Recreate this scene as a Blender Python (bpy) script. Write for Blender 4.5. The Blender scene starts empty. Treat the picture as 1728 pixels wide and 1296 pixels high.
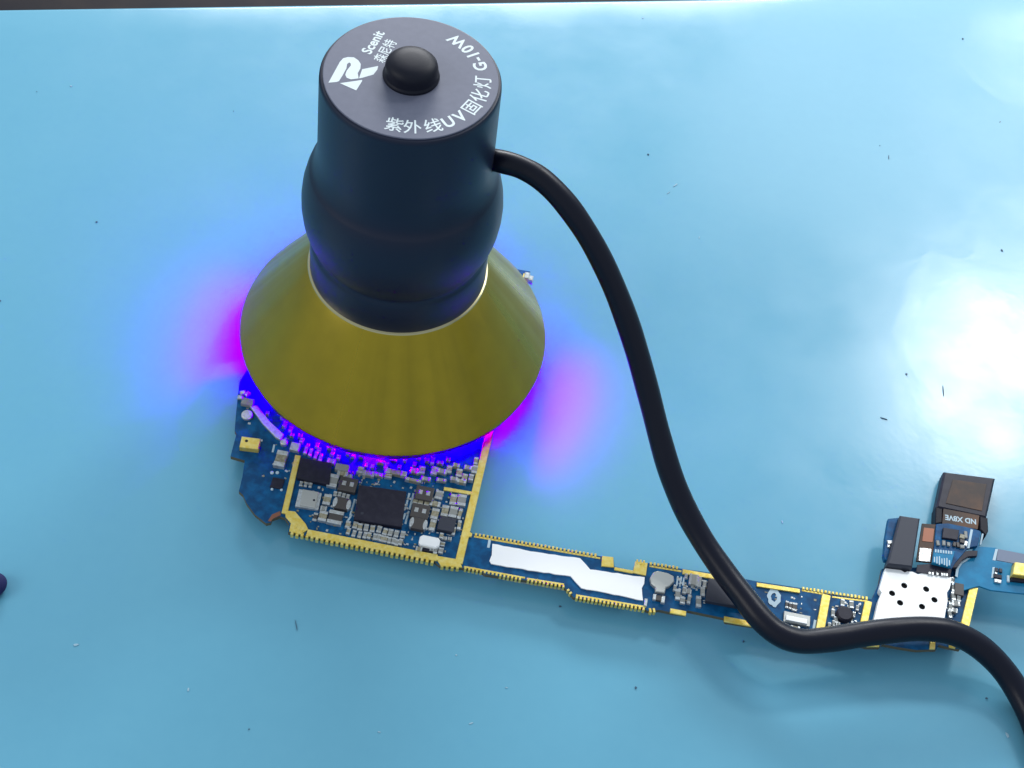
import bpy, bmesh, math, random
from mathutils import Vector, Matrix
random.seed(7)
S = 0.001                      # everything below is written in millimetres
scene = bpy.context.scene
col = scene.collection

# ------------------------------------------------------------------ camera
F_PX, W_PX, H_PX = 2623.7, 1728.0, 1296.0
CAM = Vector((21.445, -163.603, 215.822))
PITCH, ROLL = 0.929, 0.172
_f = Vector((0, math.cos(PITCH), -math.sin(PITCH)))
_r0 = Vector((1, 0, 0)); _u0 = _r0.cross(_f)
_r = math.cos(ROLL) * _r0 + math.sin(ROLL) * _u0
_u = -math.sin(ROLL) * _r0 + math.cos(ROLL) * _u0
cd = bpy.data.cameras.new("camera"); cam = bpy.data.objects.new("camera", cd); col.objects.link(cam)
m3 = Matrix((_r, _u, -_f)).transposed()
cam.matrix_world = Matrix.Translation(CAM * S) @ m3.to_4x4()
cd.sensor_width = 36.0; cd.lens = F_PX / W_PX * 36.0
cd.clip_start = 0.005; cd.clip_end = 20.0
scene.camera = cam

def ray(px, py):
    return (_r * ((px - W_PX / 2) / F_PX) - _u * ((py - H_PX / 2) / F_PX) + _f)
def at(px, py, z=0.0):
    d = ray(px, py); t = (z - CAM.z) / d.z
    return CAM + d * t
def mirror(px, py, dist):      # where a lamp hangs whose reflection shows at this spot of the mat
    p = at(px, py, 0); d = (p - CAM).normalized(); d.z = -d.z
    return p + d * dist, p

# ------------------------------------------------------------------ world, lamps, exposure
w = bpy.data.worlds.new("World"); scene.world = w; w.use_nodes = True
bg = w.node_tree.nodes["Background"]
bg.inputs[0].default_value = (0.74, 0.87, 1.0, 1); bg.inputs[1].default_value = 0.39
scene.view_settings.view_transform = 'Standard'; scene.view_settings.look = 'None'
scene.view_settings.gamma = 1.0; scene.view_settings.exposure = 0.70
scene.view_settings.use_curve_mapping = False
scene.cycles.max_bounces = 6; scene.cycles.diffuse_bounces = 3; scene.cycles.glossy_bounces = 3

def area(name, loc, target, sx, sy, radiance, color):
    l = bpy.data.lights.new(name, 'AREA'); l.shape = 'RECTANGLE'; l.size = sx * S; l.size_y = sy * S
    l.energy = radiance * math.pi * sx * sy * S * S; l.color = color
    o = bpy.data.objects.new(name, l); col.objects.link(o)
    d = (Vector(target) - Vector(loc)).normalized()
    o.matrix_world = Matrix.Translation(Vector(loc) * S) @ d.to_track_quat('-Z', 'Y').to_matrix().to_4x4()
    return o
lp, lt = mirror(1715, 600, 650)
area("bench_lamp", lp, lt, 110, 44, 30.0, (1.0, 0.99, 0.95))
lp, lt = mirror(1600, 692, 650)
area("glare_lobe_light", lp, lt, 95, 15, 44.0, (1.0, 0.99, 0.95))  # added light that shapes the lower lobe of the mat's glare
lp, lt = mirror(1752, 40, 760)
area("corner_glare_light", lp, lt, 36, 75, 10.0, (0.95, 0.98, 1.0))  # unseen light added for the white glare patch in the far right corner
lp, lt = mirror(1820, 160, 760)
area("window_light", lp, lt, 460, 360, 2.1, (0.90, 0.96, 1.0))
area("low_back_light", (-60, 700, 310), (20, 0, 0), 380, 130, 18.5, (0.97, 0.98, 1.0))  # added low behind the mat, lengthens the soft shadows in front of the board
area("left_fill_light", (-480, -260, 380), (0, 0, 20), 320, 300, 2.2, (1.0, 0.97, 0.92))  # added fill from the front left, brightens that side of body and cone

# ------------------------------------------------------------------ materials
def mat(name, base, rough=0.5, metal=0.0, coat=0.0, coat_rough=0.1, spec=0.5, noise=None, bump=None, emit=None):
    m = bpy.data.materials.new(name); m.use_nodes = True
    nt = m.node_tree; b = nt.nodes["Principled BSDF"]
    b.inputs["Base Color"].default_value = (*base, 1); b.inputs["Roughness"].default_value = rough
    b.inputs["Metallic"].default_value = metal; b.inputs["Coat Weight"].default_value = coat
    b.inputs["Coat Roughness"].default_value = coat_rough; b.inputs["Specular IOR Level"].default_value = spec
    tc = nt.nodes.new("ShaderNodeTexCoord")
    if noise:                  # (scale per metre, second colour, low, high)
        sc, c2, lo, hi = noise
        n = nt.nodes.new("ShaderNodeTexNoise"); n.inputs["Scale"].default_value = sc; n.inputs["Detail"].default_value = 6
        r = nt.nodes.new("ShaderNodeValToRGB"); r.color_ramp.elements[0].position = lo; r.color_ramp.elements[1].position = hi
        r.color_ramp.elements[0].color = (*base, 1); r.color_ramp.elements[1].color = (*c2, 1)
        nt.links.new(tc.outputs["Object"], n.inputs["Vector"]); nt.links.new(n.outputs["Fac"], r.inputs["Fac"])
        nt.links.new(r.outputs["Color"], b.inputs["Base Color"])
    if bump:                   # (scale per metre, strength, distance in mm)
        n = nt.nodes.new("ShaderNodeTexNoise"); n.inputs["Scale"].default_value = bump[0]; n.inputs["Detail"].default_value = 5
        bp = nt.nodes.new("ShaderNodeBump"); bp.inputs["Strength"].default_value = bump[1]; bp.inputs["Distance"].default_value = bump[2] * S
        nt.links.new(tc.outputs["Object"], n.inputs["Vector"]); nt.links.new(n.outputs["Fac"], bp.inputs["Height"])
        nt.links.new(bp.outputs["Normal"], b.inputs["Normal"])
        if coat: nt.links.new(bp.outputs["Normal"], b.inputs["Coat Normal"])
    if emit:
        b.inputs["Emission Color"].default_value = (*emit[0], 1); b.inputs["Emission Strength"].default_value = emit[1]
    return m
M = {}
M['desk'] = mat('desk_laminate', (0.010, 0.009, 0.014), 0.6, spec=0.15, noise=(60, (0.035, 0.026, 0.022), 0.45, 0.8))
M['black'] = mat('black_anodised', (0.006, 0.010, 0.030), 0.42, 0.0, spec=0.38, bump=(2500, 0.06, 0.1))
M['plate'] = mat('black_top_sheen_grey', (0.115, 0.125, 0.180), 0.38, 0.0, noise=(900, (0.13, 0.14, 0.198), 0.3, 0.7), bump=(9000, 0.08, 0.05))  # lighter than the black body: reflected back light put into the base colour
M['print'] = mat('white_print', (0.72, 0.80, 0.82), 0.6)
M['rubber'] = mat('black_rubber', (0.003, 0.004, 0.012), 0.5, spec=0.25, bump=(4000, 0.08, 0.1))
M['cord'] = mat('black_cord_rubber', (0.002, 0.003, 0.012), 0.36, spec=0.26, bump=(1500, 0.10, 0.15))
M['gold_paint'] = mat('gold_anodised', (0.370, 0.268, 0.011), 0.38, 0.72, coat=0.35, coat_rough=0.28, noise=(260, (0.335, 0.245, 0.010), 0.35, 0.7), bump=(7000, 0.05, 0.04))
M['ring'] = mat('polished_ring', (0.50, 0.44, 0.25), 0.25, 0.6)
M['reflector'] = mat('reflector_cup', (0.75, 0.75, 0.75), 0.4, 0.5)
M['mask'] = mat('blue_solder_mask', (0.001, 0.052, 0.150), 0.4, spec=0.18, noise=(700, (0.002, 0.105, 0.27), 0.40, 0.70), bump=(2600, 0.25, 0.05))
M['core'] = mat('board_core', (0.10, 0.085, 0.05), 0.7)
M['gold'] = mat('gold_plating', (0.80, 0.58, 0.09), 0.34, 0.45, noise=(1500, (0.88, 0.74, 0.26), 0.35, 0.7), bump=(4000, 0.2, 0.05))
M['copper'] = mat('bare_copper', (0.25, 0.10, 0.06), 0.45, 0.4)
M['chip'] = mat('black_epoxy', (0.012, 0.012, 0.026), 0.45, spec=0.3, bump=(6000, 0.12, 0.03), noise=(900, (0.020, 0.020, 0.036), 0.4, 0.7))
M['chip_grey'] = mat('charcoal_plastic', (0.032, 0.037, 0.056), 0.5, spec=0.35, bump=(5000, 0.12, 0.03))
M['ceramic'] = mat('capacitor_ceramic', (0.22, 0.20, 0.13), 0.5, noise=(2500, (0.33, 0.31, 0.24), 0.4, 0.65))
M['grey_cer'] = mat('grey_ceramic', (0.24, 0.25, 0.24), 0.5)
M['dark_cer'] = mat('dark_ceramic', (0.05, 0.045, 0.045), 0.45)
M['tin'] = mat('solder_tin', (0.60, 0.64, 0.66), 0.3, 0.6, bump=(3000, 0.45, 0.08), noise=(1800, (0.42, 0.42, 0.40), 0.45, 0.75))
M['silk'] = mat('white_silkscreen', (0.45, 0.58, 0.66), 0.6)
M['can'] = mat('bright_shield_metal', (0.90, 0.91, 0.92), 0.42, 0.15, bump=(1200, 0.05, 0.05))
M['label'] = mat('white_paper_label', (0.90, 0.91, 0.92), 0.55, bump=(900, 0.15, 0.08))
M['steel'] = mat('brushed_steel', (0.48, 0.49, 0.47), 0.35, 0.5, bump=(2500, 0.2, 0.05))
M['hole'] = mat('dark_hole', (0.006, 0.006, 0.008), 0.7)
M['kapton'] = mat('brown_flex_film', (0.030, 0.018, 0.016), 0.45, spec=0.3, noise=(260, (0.115, 0.048, 0.020), 0.40, 0.75))
M['flexblue'] = mat('bright_blue_flex', (0.008, 0.17, 0.34), 0.4, spec=0.2, noise=(500, (0.010, 0.22, 0.42), 0.4, 0.7), bump=(1500, 0.15, 0.06))
M['flexgrey'] = mat('grey_flex_film', (0.13, 0.17, 0.26), 0.45)
M['dust'] = mat('dust_dark', (0.05, 0.10, 0.16), 0.9)
M['fluff'] = mat('dust_pale', (0.32, 0.50, 0.60), 0.9)
M['bead'] = mat('dark_blue_plastic', (0.02, 0.025, 0.10), 0.75, spec=0.2)
M['led'] = mat('violet_led', (0.1, 0.1, 0.1), 0.4, emit=((0.45, 0.05, 1.0), 6.0))

nt = M['gold_paint'].node_tree; b = nt.nodes["Principled BSDF"]; b.inputs["Anisotropic"].default_value = 0.75; b.inputs["Metallic"].default_value = 0.85
tg = nt.nodes.new("ShaderNodeTangent"); tg.direction_type = 'RADIAL'; tg.axis = 'Z'; nt.links.new(tg.outputs[0], b.inputs["Tangent"])
tco = nt.nodes.new("ShaderNodeTexCoord"); gr = nt.nodes.new("ShaderNodeTexGradient"); gr.gradient_type = 'RADIAL'; nt.links.new(tco.outputs["Object"], gr.inputs[0])
nz = nt.nodes.new("ShaderNodeTexNoise"); nz.noise_dimensions = '1D'; nz.inputs["Scale"].default_value = 26; nz.inputs["Detail"].default_value = 5; nt.links.new(gr.outputs["Fac"], nz.inputs["W"])
rr_ = nt.nodes.new("ShaderNodeMapRange"); rr_.inputs[1].default_value = 0.3; rr_.inputs[2].default_value = 0.7; rr_.inputs[3].default_value = 0.26; rr_.inputs[4].default_value = 0.52
nt.links.new(nz.outputs["Fac"], rr_.inputs[0]); nt.links.new(rr_.outputs[0], b.inputs["Roughness"])
# mat surface: glossy blue silicone with a slightly rumpled skin
mm = bpy.data.materials.new('glossy_blue_silicone'); mm.use_nodes = True
nt = mm.node_tree; b = nt.nodes["Principled BSDF"]
tc = nt.nodes.new("ShaderNodeTexCoord")
def noise(scale, detail, rough=0.5, dist=0.0):
    n = nt.nodes.new("ShaderNodeTexNoise"); n.inputs["Scale"].default_value = scale; n.inputs["Detail"].default_value = detail
    n.inputs["Roughness"].default_value = rough; n.inputs["Distortion"].default_value = dist
    nt.links.new(tc.outputs["Object"], n.inputs["Vector"]); return n
def ramp(src, p0, c0, p1, c1):
    r = nt.nodes.new("ShaderNodeValToRGB"); r.color_ramp.elements[0].position = p0; r.color_ramp.elements[1].position = p1
    r.color_ramp.elements[0].color = (*c0, 1); r.color_ramp.elements[1].color = (*c1, 1)
    nt.links.new(src, r.inputs["Fac"]); return r
n1 = noise(22, 8, 0.6)
n1b = noise(420, 2.5, 0.5)
mx = nt.nodes.new("ShaderNodeMath"); mx.operation = 'MULTIPLY_ADD'; mx.inputs[1].default_value = 0.30
nt.links.new(n1b.outputs["Fac"], mx.inputs[0]); nt.links.new(n1.outputs["Fac"], mx.inputs[2])
r1 = ramp(mx.outputs[0], 0.46, (0.117, 0.366, 0.513), 1.0, (0.133, 0.392, 0.536))
nt.links.new(r1.outputs["Color"], b.inputs["Base Color"])
b.inputs["Roughness"].default_value = 0.5; b.inputs["Specular IOR Level"].default_value = 0.1
b.inputs["Coat Weight"].default_value = 1.0; b.inputs["Coat IOR"].default_value = 1.45
n2 = noise(60, 6, 0.6)
r2 = ramp(n2.outputs["Fac"], 0.3, (0.15,) * 3, 0.75, (0.27,) * 3)
nt.links.new(r2.outputs["Color"], b.inputs["Coat Roughness"])
nb1 = noise(15, 2, 0.4, 0.3); nb2 = noise(900, 3); nb3 = noise(40, 1.0, 0.4, 0.2)
# the skin is rumpled and creased only towards the mat's right-hand side
sep = nt.nodes.new("ShaderNodeSeparateXYZ"); nt.links.new(tc.outputs["Object"], sep.inputs[0])
mr = nt.nodes.new("ShaderNodeMapRange"); mr.inputs[1].default_value = 0.045; mr.inputs[2].default_value = 0.115
nt.links.new(sep.outputs[0], mr.inputs[0])
mul = nt.nodes.new("ShaderNodeMath"); mul.operation = 'MULTIPLY'
vn = nt.nodes.new("ShaderNodeTexVoronoi"); vn.feature = 'DISTANCE_TO_EDGE'; vn.inputs["Scale"].default_value = 24
wv = noise(30, 3, 0.5); wmx = nt.nodes.new("ShaderNodeMixRGB"); wmx.blend_type = 'ADD'; wmx.inputs[0].default_value = 0.03
nt.links.new(tc.outputs["Object"], wmx.inputs[1]); nt.links.new(wv.outputs["Color"], wmx.inputs[2]); nt.links.new(wmx.outputs[0], vn.inputs["Vector"])
vr = nt.nodes.new("ShaderNodeMapRange"); vr.inputs[1].default_value = 0.0; vr.inputs[2].default_value = 0.07; vr.inputs[3].default_value = 0.05; vr.inputs[4].default_value = 0.0
nt.links.new(vn.outputs["Distance"], vr.inputs[0])
ad = nt.nodes.new("ShaderNodeMath"); ad.operation = 'ADD'
nt.links.new(nb3.outputs["Fac"], ad.inputs[0]); nt.links.new(vr.outputs[0], ad.inputs[1])
nt.links.new(ad.outputs[0], mul.inputs[0]); nt.links.new(mr.outputs[0], mul.inputs[1])
bp0 = nt.nodes.new("ShaderNodeBump"); bp0.inputs["Strength"].default_value = 0.38; bp0.inputs["Distance"].default_value = 0.75 * S
nt.links.new(mul.outputs[0], bp0.inputs["Height"])
bp1 = nt.nodes.new("ShaderNodeBump"); bp1.inputs["Strength"].default_value = 0.25; bp1.inputs["Distance"].default_value = 1.5 * S
nt.links.new(nb1.outputs["Fac"], bp1.inputs["Height"]); nt.links.new(bp0.outputs["Normal"], bp1.inputs["Normal"])
bp2 = nt.nodes.new("ShaderNodeBump"); bp2.inputs["Strength"].default_value = 0.10; bp2.inputs["Distance"].default_value = 0.08 * S
nt.links.new(nb2.outputs["Fac"], bp2.inputs["Height"]); nt.links.new(bp1.outputs["Normal"], bp2.inputs["Normal"])
nt.links.new(bp2.outputs["Normal"], b.inputs["Coat Normal"]); M['mat'] = mm

# ------------------------------------------------------------------ mesh helpers
def link(name, me, material, parent=None, smooth=False):
    o = bpy.data.objects.new(name, me); col.objects.link(o)
    for m in (material if isinstance(material, (list, tuple)) else [material]): me.materials.append(M[m])
    if smooth:
        for p in me.polygons: p.use_smooth = True
    if parent is not None: o.parent = parent
    return o
def finish(name, bm, material, parent=None, smooth=False, angle=None):
    bmesh.ops.recalc_face_normals(bm, faces=bm.faces[:])
    for v in bm.verts: v.co *= S
    me = bpy.data.meshes.new(name); bm.to_mesh(me); bm.free()
    o = link(name, me, material, parent, smooth)
    if angle is not None: me.set_sharp_from_angle(angle=math.radians(angle))
    return o
def empty(name, loc=(0, 0, 0)):
    o = bpy.data.objects.new(name, None); col.objects.link(o); o.location = Vector(loc) * S; o.empty_display_size = 0.01; return o
def tag(o, label=None, cat=None, group=None, kind=None):
    if label: o['label'] = label
    if cat: o['category'] = cat
    if group: o['group'] = group
    if kind: o['kind'] = kind
    return o
def add_poly(bm, pts, z1, z0, mi=0, bevel=0.0):
    """prism: polygon pts (world xy at height z1) down to z0, with an optional chamfer on the top edge"""
    n = len(pts)
    area2 = sum(pts[i].x * pts[(i + 1) % n].y - pts[(i + 1) % n].x * pts[i].y for i in range(n))
    if area2 < 0: pts = pts[::-1]
    lo = [bm.verts.new((p.x, p.y, z0)) for p in pts]
    rings = [lo]
    if bevel:
        rings.append([bm.verts.new((p.x, p.y, z1 - bevel)) for p in pts])
        ins = []
        for i in range(n):
            a, c, d = pts[i - 1], pts[i], pts[(i + 1) % n]
            e1 = Vector((c.x - a.x, c.y - a.y)).normalized(); e2 = Vector((d.x - c.x, d.y - c.y)).normalized()
            nn = Vector((-e1.y, e1.x)) + Vector((-e2.y, e2.x))
            k = nn.length; nn = nn / k if k > 1e-6 else Vector((-e1.y, e1.x))
            ins.append(Vector((c.x, c.y)) + nn * bevel * min(2.0 / max(k, 0.5), 2.0))
        rings.append([bm.verts.new((p.x, p.y, z1)) for p in ins])
    else:
        rings.append([bm.verts.new((p.x, p.y, z1)) for p in pts])
    for a, c in zip(rings, rings[1:]):
        for i in range(n):
            f = bm.faces.new((a[i], a[(i + 1) % n], c[(i + 1) % n], c[i])); f.material_index = mi
    f = bm.faces.new(rings[-1]); f.material_index = mi
    f = bm.faces.new(lo[::-1]); f.material_index = mi
def prism(name, px, z1, z0, material, parent, bevel=0.06):
    bm = bmesh.new(); add_poly(bm, [at(x, y, z1) for x, y in px], z1, z0, 0, bevel)
    return finish(name, bm, material, parent)
def lathe(name, prof, material, parent, seg=96, angle=35, close=False):
    bm = bmesh.new(); rows = []
    for r, z in prof:
        rows.append([bm.verts.new((r * math.cos(2 * math.pi * i / seg), r * math.sin(2 * math.pi * i / seg), z)) for i in range(seg)] if r > 1e-6 else [bm.verts.new((0, 0, z))])
    if close: rows.append(rows[0])
    for a, c in zip(rows, rows[1:]):
        for i in range(seg):
            j = (i + 1) % seg
            if len(a) == 1: bm.faces.new((a[0], c[j], c[i]))
            elif len(c) == 1: bm.faces.new((a[i], a[j], c[0]))
            else: bm.faces.new((a[i], a[j], c[j], c[i]))
    return finish(name, bm, material, parent, True, angle)
def catmull(pts, per=14):
    out = []
    P = [pts[0] * 2 - pts[1]] + pts + [pts[-1] * 2 - pts[-2]]
    for i in range(1, len(P) - 2):
        a, b_, c, d = P[i - 1], P[i], P[i + 1], P[i + 2]
        for k in range(per):
            t = k / per
            out.append(0.5 * ((2 * b_) + (c - a) * t + (2 * a - 5 * b_ + 4 * c - d) * t * t + (3 * b_ - a - 3 * c + d) * t ** 3))
    out.append(P[-2]); return out
def tube(name, path, rad, material, parent, seg=28):
    bm = bmesh.new(); rows = []; up = Vector((0, 0, 1)); n = None
    for i, p in enumerate(path):
        t = (path[min(i + 1, len(path) - 1)] - path[max(i - 1, 0)]).normalized()
        n = (up - t * up.dot(t)).normalized() if n is None else (n - t * n.dot(t)).normalized()
        bn = t.cross(n); r = rad(i / (len(path) - 1)) if callable(rad) else rad
        rows.append([bm.verts.new(p + (n * math.cos(2 * math.pi * k / seg) + bn * math.sin(2 * math.pi * k / seg)) * r) for k in range(seg)])
    for a, c in zip(rows, rows[1:]):
        for k in range(seg): bm.faces.new((a[k], a[(k + 1) % seg], c[(k + 1) % seg], c[k]))
    bm.faces.new(rows[0][::-1]); bm.faces.new(rows[-1])
    return finish(name, bm, material, parent, True, 50)

# ------------------------------------------------------------------ setting: desk and mat
EDGE_A, EDGE_B = at(0, 15, 0), at(1000, 0.5, 0)
e_dir = (EDGE_B - EDGE_A).normalized(); e_in = Vector((e_dir.y, -e_dir.x, 0))
if e_in.y > 0: e_in = -e_in
bm = bmesh.new()
c0 = (EDGE_A + EDGE_B) / 2
q = [c0 + e_dir * sx * 700 + e_in * sy for sx, sy in ((-1, -500), (1, -500), (1, 700), (-1, 700))]
add_poly(bm, [Vector((p.x, p.y, 0)) for p in q], -2.5, -22, 0, 0.5)
desk = tag(finish('desk', bm, 'desk'), kind='structure')
# mat sheet with a rounded far edge
bm = bmesh.new()
prof = [(0.55, -2.45), (0.12, -2.2), (0.0, -1.8), (0.0, -0.7), (0.15, -0.25), (0.5, -0.05), (1.0, 0.0)]
prof += [(1.0 + k * 8.0, 0.0) for k in range(1, 41)]
cols = [-300 + k * 8.0 for k in range(76)]
rows = []
for d, z in prof:
    row = []
    for s in cols:
        p = c0 + e_dir * s + e_in * d
        row.append(bm.verts.new((p.x, p.y, z)))
    rows.append(row)
for a, c in zip(rows, rows[1:]):
    for i in range(len(a) - 1): bm.faces.new((a[i], a[i + 1], c[i + 1], c[i]))
work_mat = finish('work_mat', bm, 'mat', None, True, 60)
for p in work_mat.data.polygons:
    if p.normal.z < -0.1: work_mat.data.flip_normals(); break
tag(work_mat, 'light blue glossy silicone work mat under the lamp and circuit board', 'mat')
# specks and lint lying on the mat
bm = bmesh.new(); bm2 = bmesh.new()
def speck(bm, px, py, a, bb, ang, h=0.15):
    c = at(px, py, h)
    pts = []
    for k in range(9):
        t = 2 * math.pi * k / 9; rr = random.uniform(0.75, 1.2)
        x, y = a * 0.75 * math.cos(t) * rr, bb * 0.75 * math.sin(t) * rr
        pts.append(Vector((c.x + x * math.cos(ang) - y * math.sin(ang), c.y + x * math.sin(ang) + y * math.cos(ang), h)))
    add_poly(bm, pts, h, 0.004, 0, 0.02)
for (x, y, a, bb, ang) in [(163, 374, .28, .2, 0), (1691, 422, .35, .25, 2.4), (1530, 631, .24, .3, 0), (1665, 1178, .26, .2, 0), (1073, 1160, .22, .28, 0),
        (1625, 65, .22, .3, .5), (1094, 260, .25, .25, 0), (1492, 706, .8, .12, -.15), (1592, 660, .10, 1.6, 0.05), 
        (500, 1055, .07, 1.2, .4), (420, 1230, .12, .12, 0), (1688, 205, .3, .13, 1.1), (1500, 265, .07, .8, 0),
        (945, 1023, .3, .2, 0), (394, 187, .12, .12, 0), (0, 507, .2, .2, 0), (1255, 1082, .2, .3, 0), (1485, 245, .1, .1, 0), (62, 154, .1, .1, 0)]:
    speck(bm, x, y, a, bb, ang)
for (x, y, a, bb, ang) in [(128, 1088, .5, .25, .3), (318, 1163, .2, .35, 0), (795, 1220, .5, .15, .5), (1140, 312, .16, .9, -.6), (1128, 325, .1, .6, -.6), (855, 1160, .3, .1, 0), (1700, 1240, .3, .6, .3),
        (770, 1105, .2, .2, 0), (1320, 880, .15, .4, .2), (1180, 400, .1, .5, 0), (120, 145, .3, .2, 0), (640, 1235, .3, .12, 0), (1085, 30, .2, .2, 0)]:
    speck(bm2, x, y, a, bb, ang, 0.1)
tag(finish('dust_specks', bm, 'dust', work_mat), kind='stuff')
tag(finish('lint_flecks', bm2, 'fluff', work_mat), kind='stuff')
# dark bead half out of the picture at the left
bc = at(-13, 985, 1.6)
bm = bmesh.new(); bmesh.ops.create_uvsphere(bm, u_segments=24, v_segments=14, radius=2.1)
for v in bm.verts:
    v.co.z *= 0.78
    if v.co.z < -1.2: v.co.z = -1.2
    v.co.x *= 1.0 + 0.08 * math.sin(v.co.z * 3)
bead = finish('plastic_bead', bm, 'bead', None, True)
bead.location = Vector((bc.x, bc.y, 1.2)) * S
tag(bead, 'small dark blue bead on the mat cut off by the left picture edge', 'bead')

# ------------------------------------------------------------------ the ultraviolet lamp (axis at the origin)
RIM_Z0, RIM_Z1 = 4.6, 6.8
lamp = empty('curing_lamp', (0, 0, RIM_Z0))
tag(lamp, 'black ultraviolet curing lamp with gold flared base standing on the circuit board', 'lamp')
def lc(o):                     # parts are modelled in world millimetres, the lamp's Empty sits at its base
    o.location = Vector((0, 0, -RIM_Z0)) * S; return o
body_prof = [(0, 23.0), (14.1, 23.0), (14.25, 23.3), (14.2, 29.5), (14.08, 30.1), (13.9, 30.5), (13.9, 31.0), (14.15, 31.6), (14.75, 33.2), (15.25, 35.2), (15.5, 37.6), (15.5, 39.6), (15.3, 41.6), (14.85, 43.6),
             (14.4, 45.0), (14.2, 45.4), (13.95, 45.8), (13.6, 46.8), (13.3, 48.2), (13.15, 49.6), (13.1, 51.5), (12.95, 63.2), (12.9, 63.75), (12.72, 64.05), (12.45, 64.12), (0, 64.12)]
head = lc(lathe('lamp_body', body_prof, 'black', lamp, 128, 40))
tp = lathe('top_plate', [(0, 64.13), (12.4, 64.13), (12.4, 64.28), (12.3, 64.34), (0, 64.34)], 'plate', head, 128, 30)
rg = lc(lathe('seam_ring', [(14.2, 23.3), (14.56, 23.3), (14.6, 23.5), (14.5, 23.68), (14.2, 23.8)], 'ring', lamp, 128, 30))
cone_prof = [(14.55, 23.55), (15.3, 22.6), (17.0, 20.2), (19.0, 17.3), (21.5, 13.6), (24.0, 9.8), (25.6, 7.35), (25.95, 6.85), (26.02, 6.65), (25.95, 6.45), (25.45, 4.85), (25.2, 4.6)]
inner = [(24.4, 4.6), (24.0, 5.4), (22.0, 8.6), (18.0, 14.6), (14.0, 20.4), (13.8, 23.3), (14.2, 23.55)]
shade = lc(lathe('flared_base', cone_prof + inner[:1], 'gold_paint', lamp, 160, 35))
cup = lathe('reflector', inner, 'reflector', shade, 96, 40)
lc(lathe('led_board', [(0, 22.4), (13.78, 22.4), (13.78, 22.98), (0, 22.98)], 'reflector', lamp, 48, 30))
for k in range(6):
    bm = bmesh.new(); bmesh.ops.create_cube(bm, size=1.0)
    for v in bm.verts: v.co = Vector((v.co.x * 3 + 8 * math.cos(k * math.pi / 3), v.co.y * 3 + 8 * math.sin(k * math.pi / 3), v.co.z * 0.8 + 22.2))
    lc(finish('led', bm, 'led', lamp))
bt = lathe('push_button', [(0, 64.34), (4.0, 64.34), (4.05, 64.55), (3.98, 64.8), (3.85, 64.9), (3.8, 65.1), (3.74, 66.1), (3.6, 66.6), (3.2, 67.05), (2.3, 67.4), (1.2, 67.55), (0, 67.57)], 'rubber', head, 64, 60)
# print on the top plate
PZ = 64.345
def print_mesh(name, polys, parent):
    bm = bmesh.new()
    for p in polys:
        pts = [at(x, y, PZ + 0.012) for x, y in p]
        f = bm.faces.new([bm.verts.new((q.x, q.y, PZ + 0.012)) for q in pts])
    bmesh.ops.triangulate(bm, faces=bm.faces[:], ngon_method='EAR_CLIP')
    for f in bm.faces:
        f.normal_update()
        if f.normal.z < 0: f.normal_flip()
    for v in bm.verts: v.co *= S
    me = bpy.data.meshes.new(name); bm.to_mesh(me); bm.free()
    return link(name, me, 'print', parent)
k = lambda l: [(545 + x / 9.97, 30 + y / 9.97) for x, y in l]
emblem = print_mesh('printed_emblem', [
    k([(92, 1092), (285, 740), (340, 680), (420, 660), (520, 665), (595, 715), (635, 775), (630, 850), (600, 905), (585, 930), (600, 1020), (470, 1035), (400, 1010), (375, 960), (400, 890), (470, 800), (465, 765), (440, 752), (405, 780), (395, 850), (335, 960), (270, 1065), (230, 1080)]),
    k([(628, 955), (660, 865), (930, 810), (915, 870), (850, 955), (660, 1010), (606, 1020)]),
    k([(285, 1100), (660, 1045), (655, 1070), (560, 1222)])], head)
def glyphs(text, size):
    cu = bpy.data.curves.new('t', 'FONT'); cu.body = text; cu.size = size; cu.resolution_u = 3; cu.align_x = 'CENTER'; cu.offset = (0.010 if ord(text[0]) > 255 else 0.028) * size
    o = bpy.data.objects.new('t', cu); col.objects.link(o); bpy.context.view_layer.update()
    me = o.evaluated_get(bpy.context.evaluated_depsgraph_get()).to_mesh()
    vs = [v.co.copy() for v in me.vertices]; fs = [tuple(p.vertices) for p in me.polygons]
    o.evaluated_get(bpy.context.evaluated_depsgraph_get()).to_mesh_clear()
    bpy.data.objects.remove(o); bpy.data.curves.remove(cu)
    return vs, fs
def lay_text(items, name, parent, z, material='print'):
    """items: (text, size, centre xy, baseline direction angle, x squeeze, origin?)"""
    V, Fc = [], []
    for text, size, c, ang, sq in items:
        vs, fs = glyphs(text, size)
        if not vs: continue
        cx = (min(v.x for v in vs) + max(v.x for v in vs)) / 2; cy = size * 0.36
        o = len(V)
        for v in vs:
            x, y = (v.x - cx) * sq, v.y - cy
            V.append(((c[0] + x * math.cos(ang) - y * math.sin(ang)) * S, (c[1] + x * math.sin(ang) + y * math.cos(ang)) * S, z * S))
        Fc += [tuple(o + i for i in f) for f in fs]
    me = bpy.data.meshes.new(name); me.from_pydata(V, [], Fc)
    return link(name, me, material, parent)
items = []
arc = [('紫', 664, 214), ('外', 696, 216), ('线', 731, 213), ('U', 756, 205), ('V', 774, 194.5), ('固', 794, 180), ('化', 808, 161), ('灯', 816, 139), ('G', 813, 112), ('-', 810, 99), ('1', 803.5, 91), ('0', 794, 80.5), ('W', 776, 66)]
for ch, x, y in arc:
    p = at(x, y, PZ); a = math.atan2(p.y, p.x)
    cjk = ord(ch) > 255
    items.append((ch, 2.75 if cjk else 2.7, (10.15 * math.cos(a), 10.15 * math.sin(a)), a + math.pi / 2, 0.95 if cjk else 0.92))
lay_text(items, 'printed_lettering', head, PZ + 0.012)
p0, p1 = at(613, 97, PZ), at(646, 48, PZ); ang = math.atan2(p1.y - p0.y, p1.x - p0.x)
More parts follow.
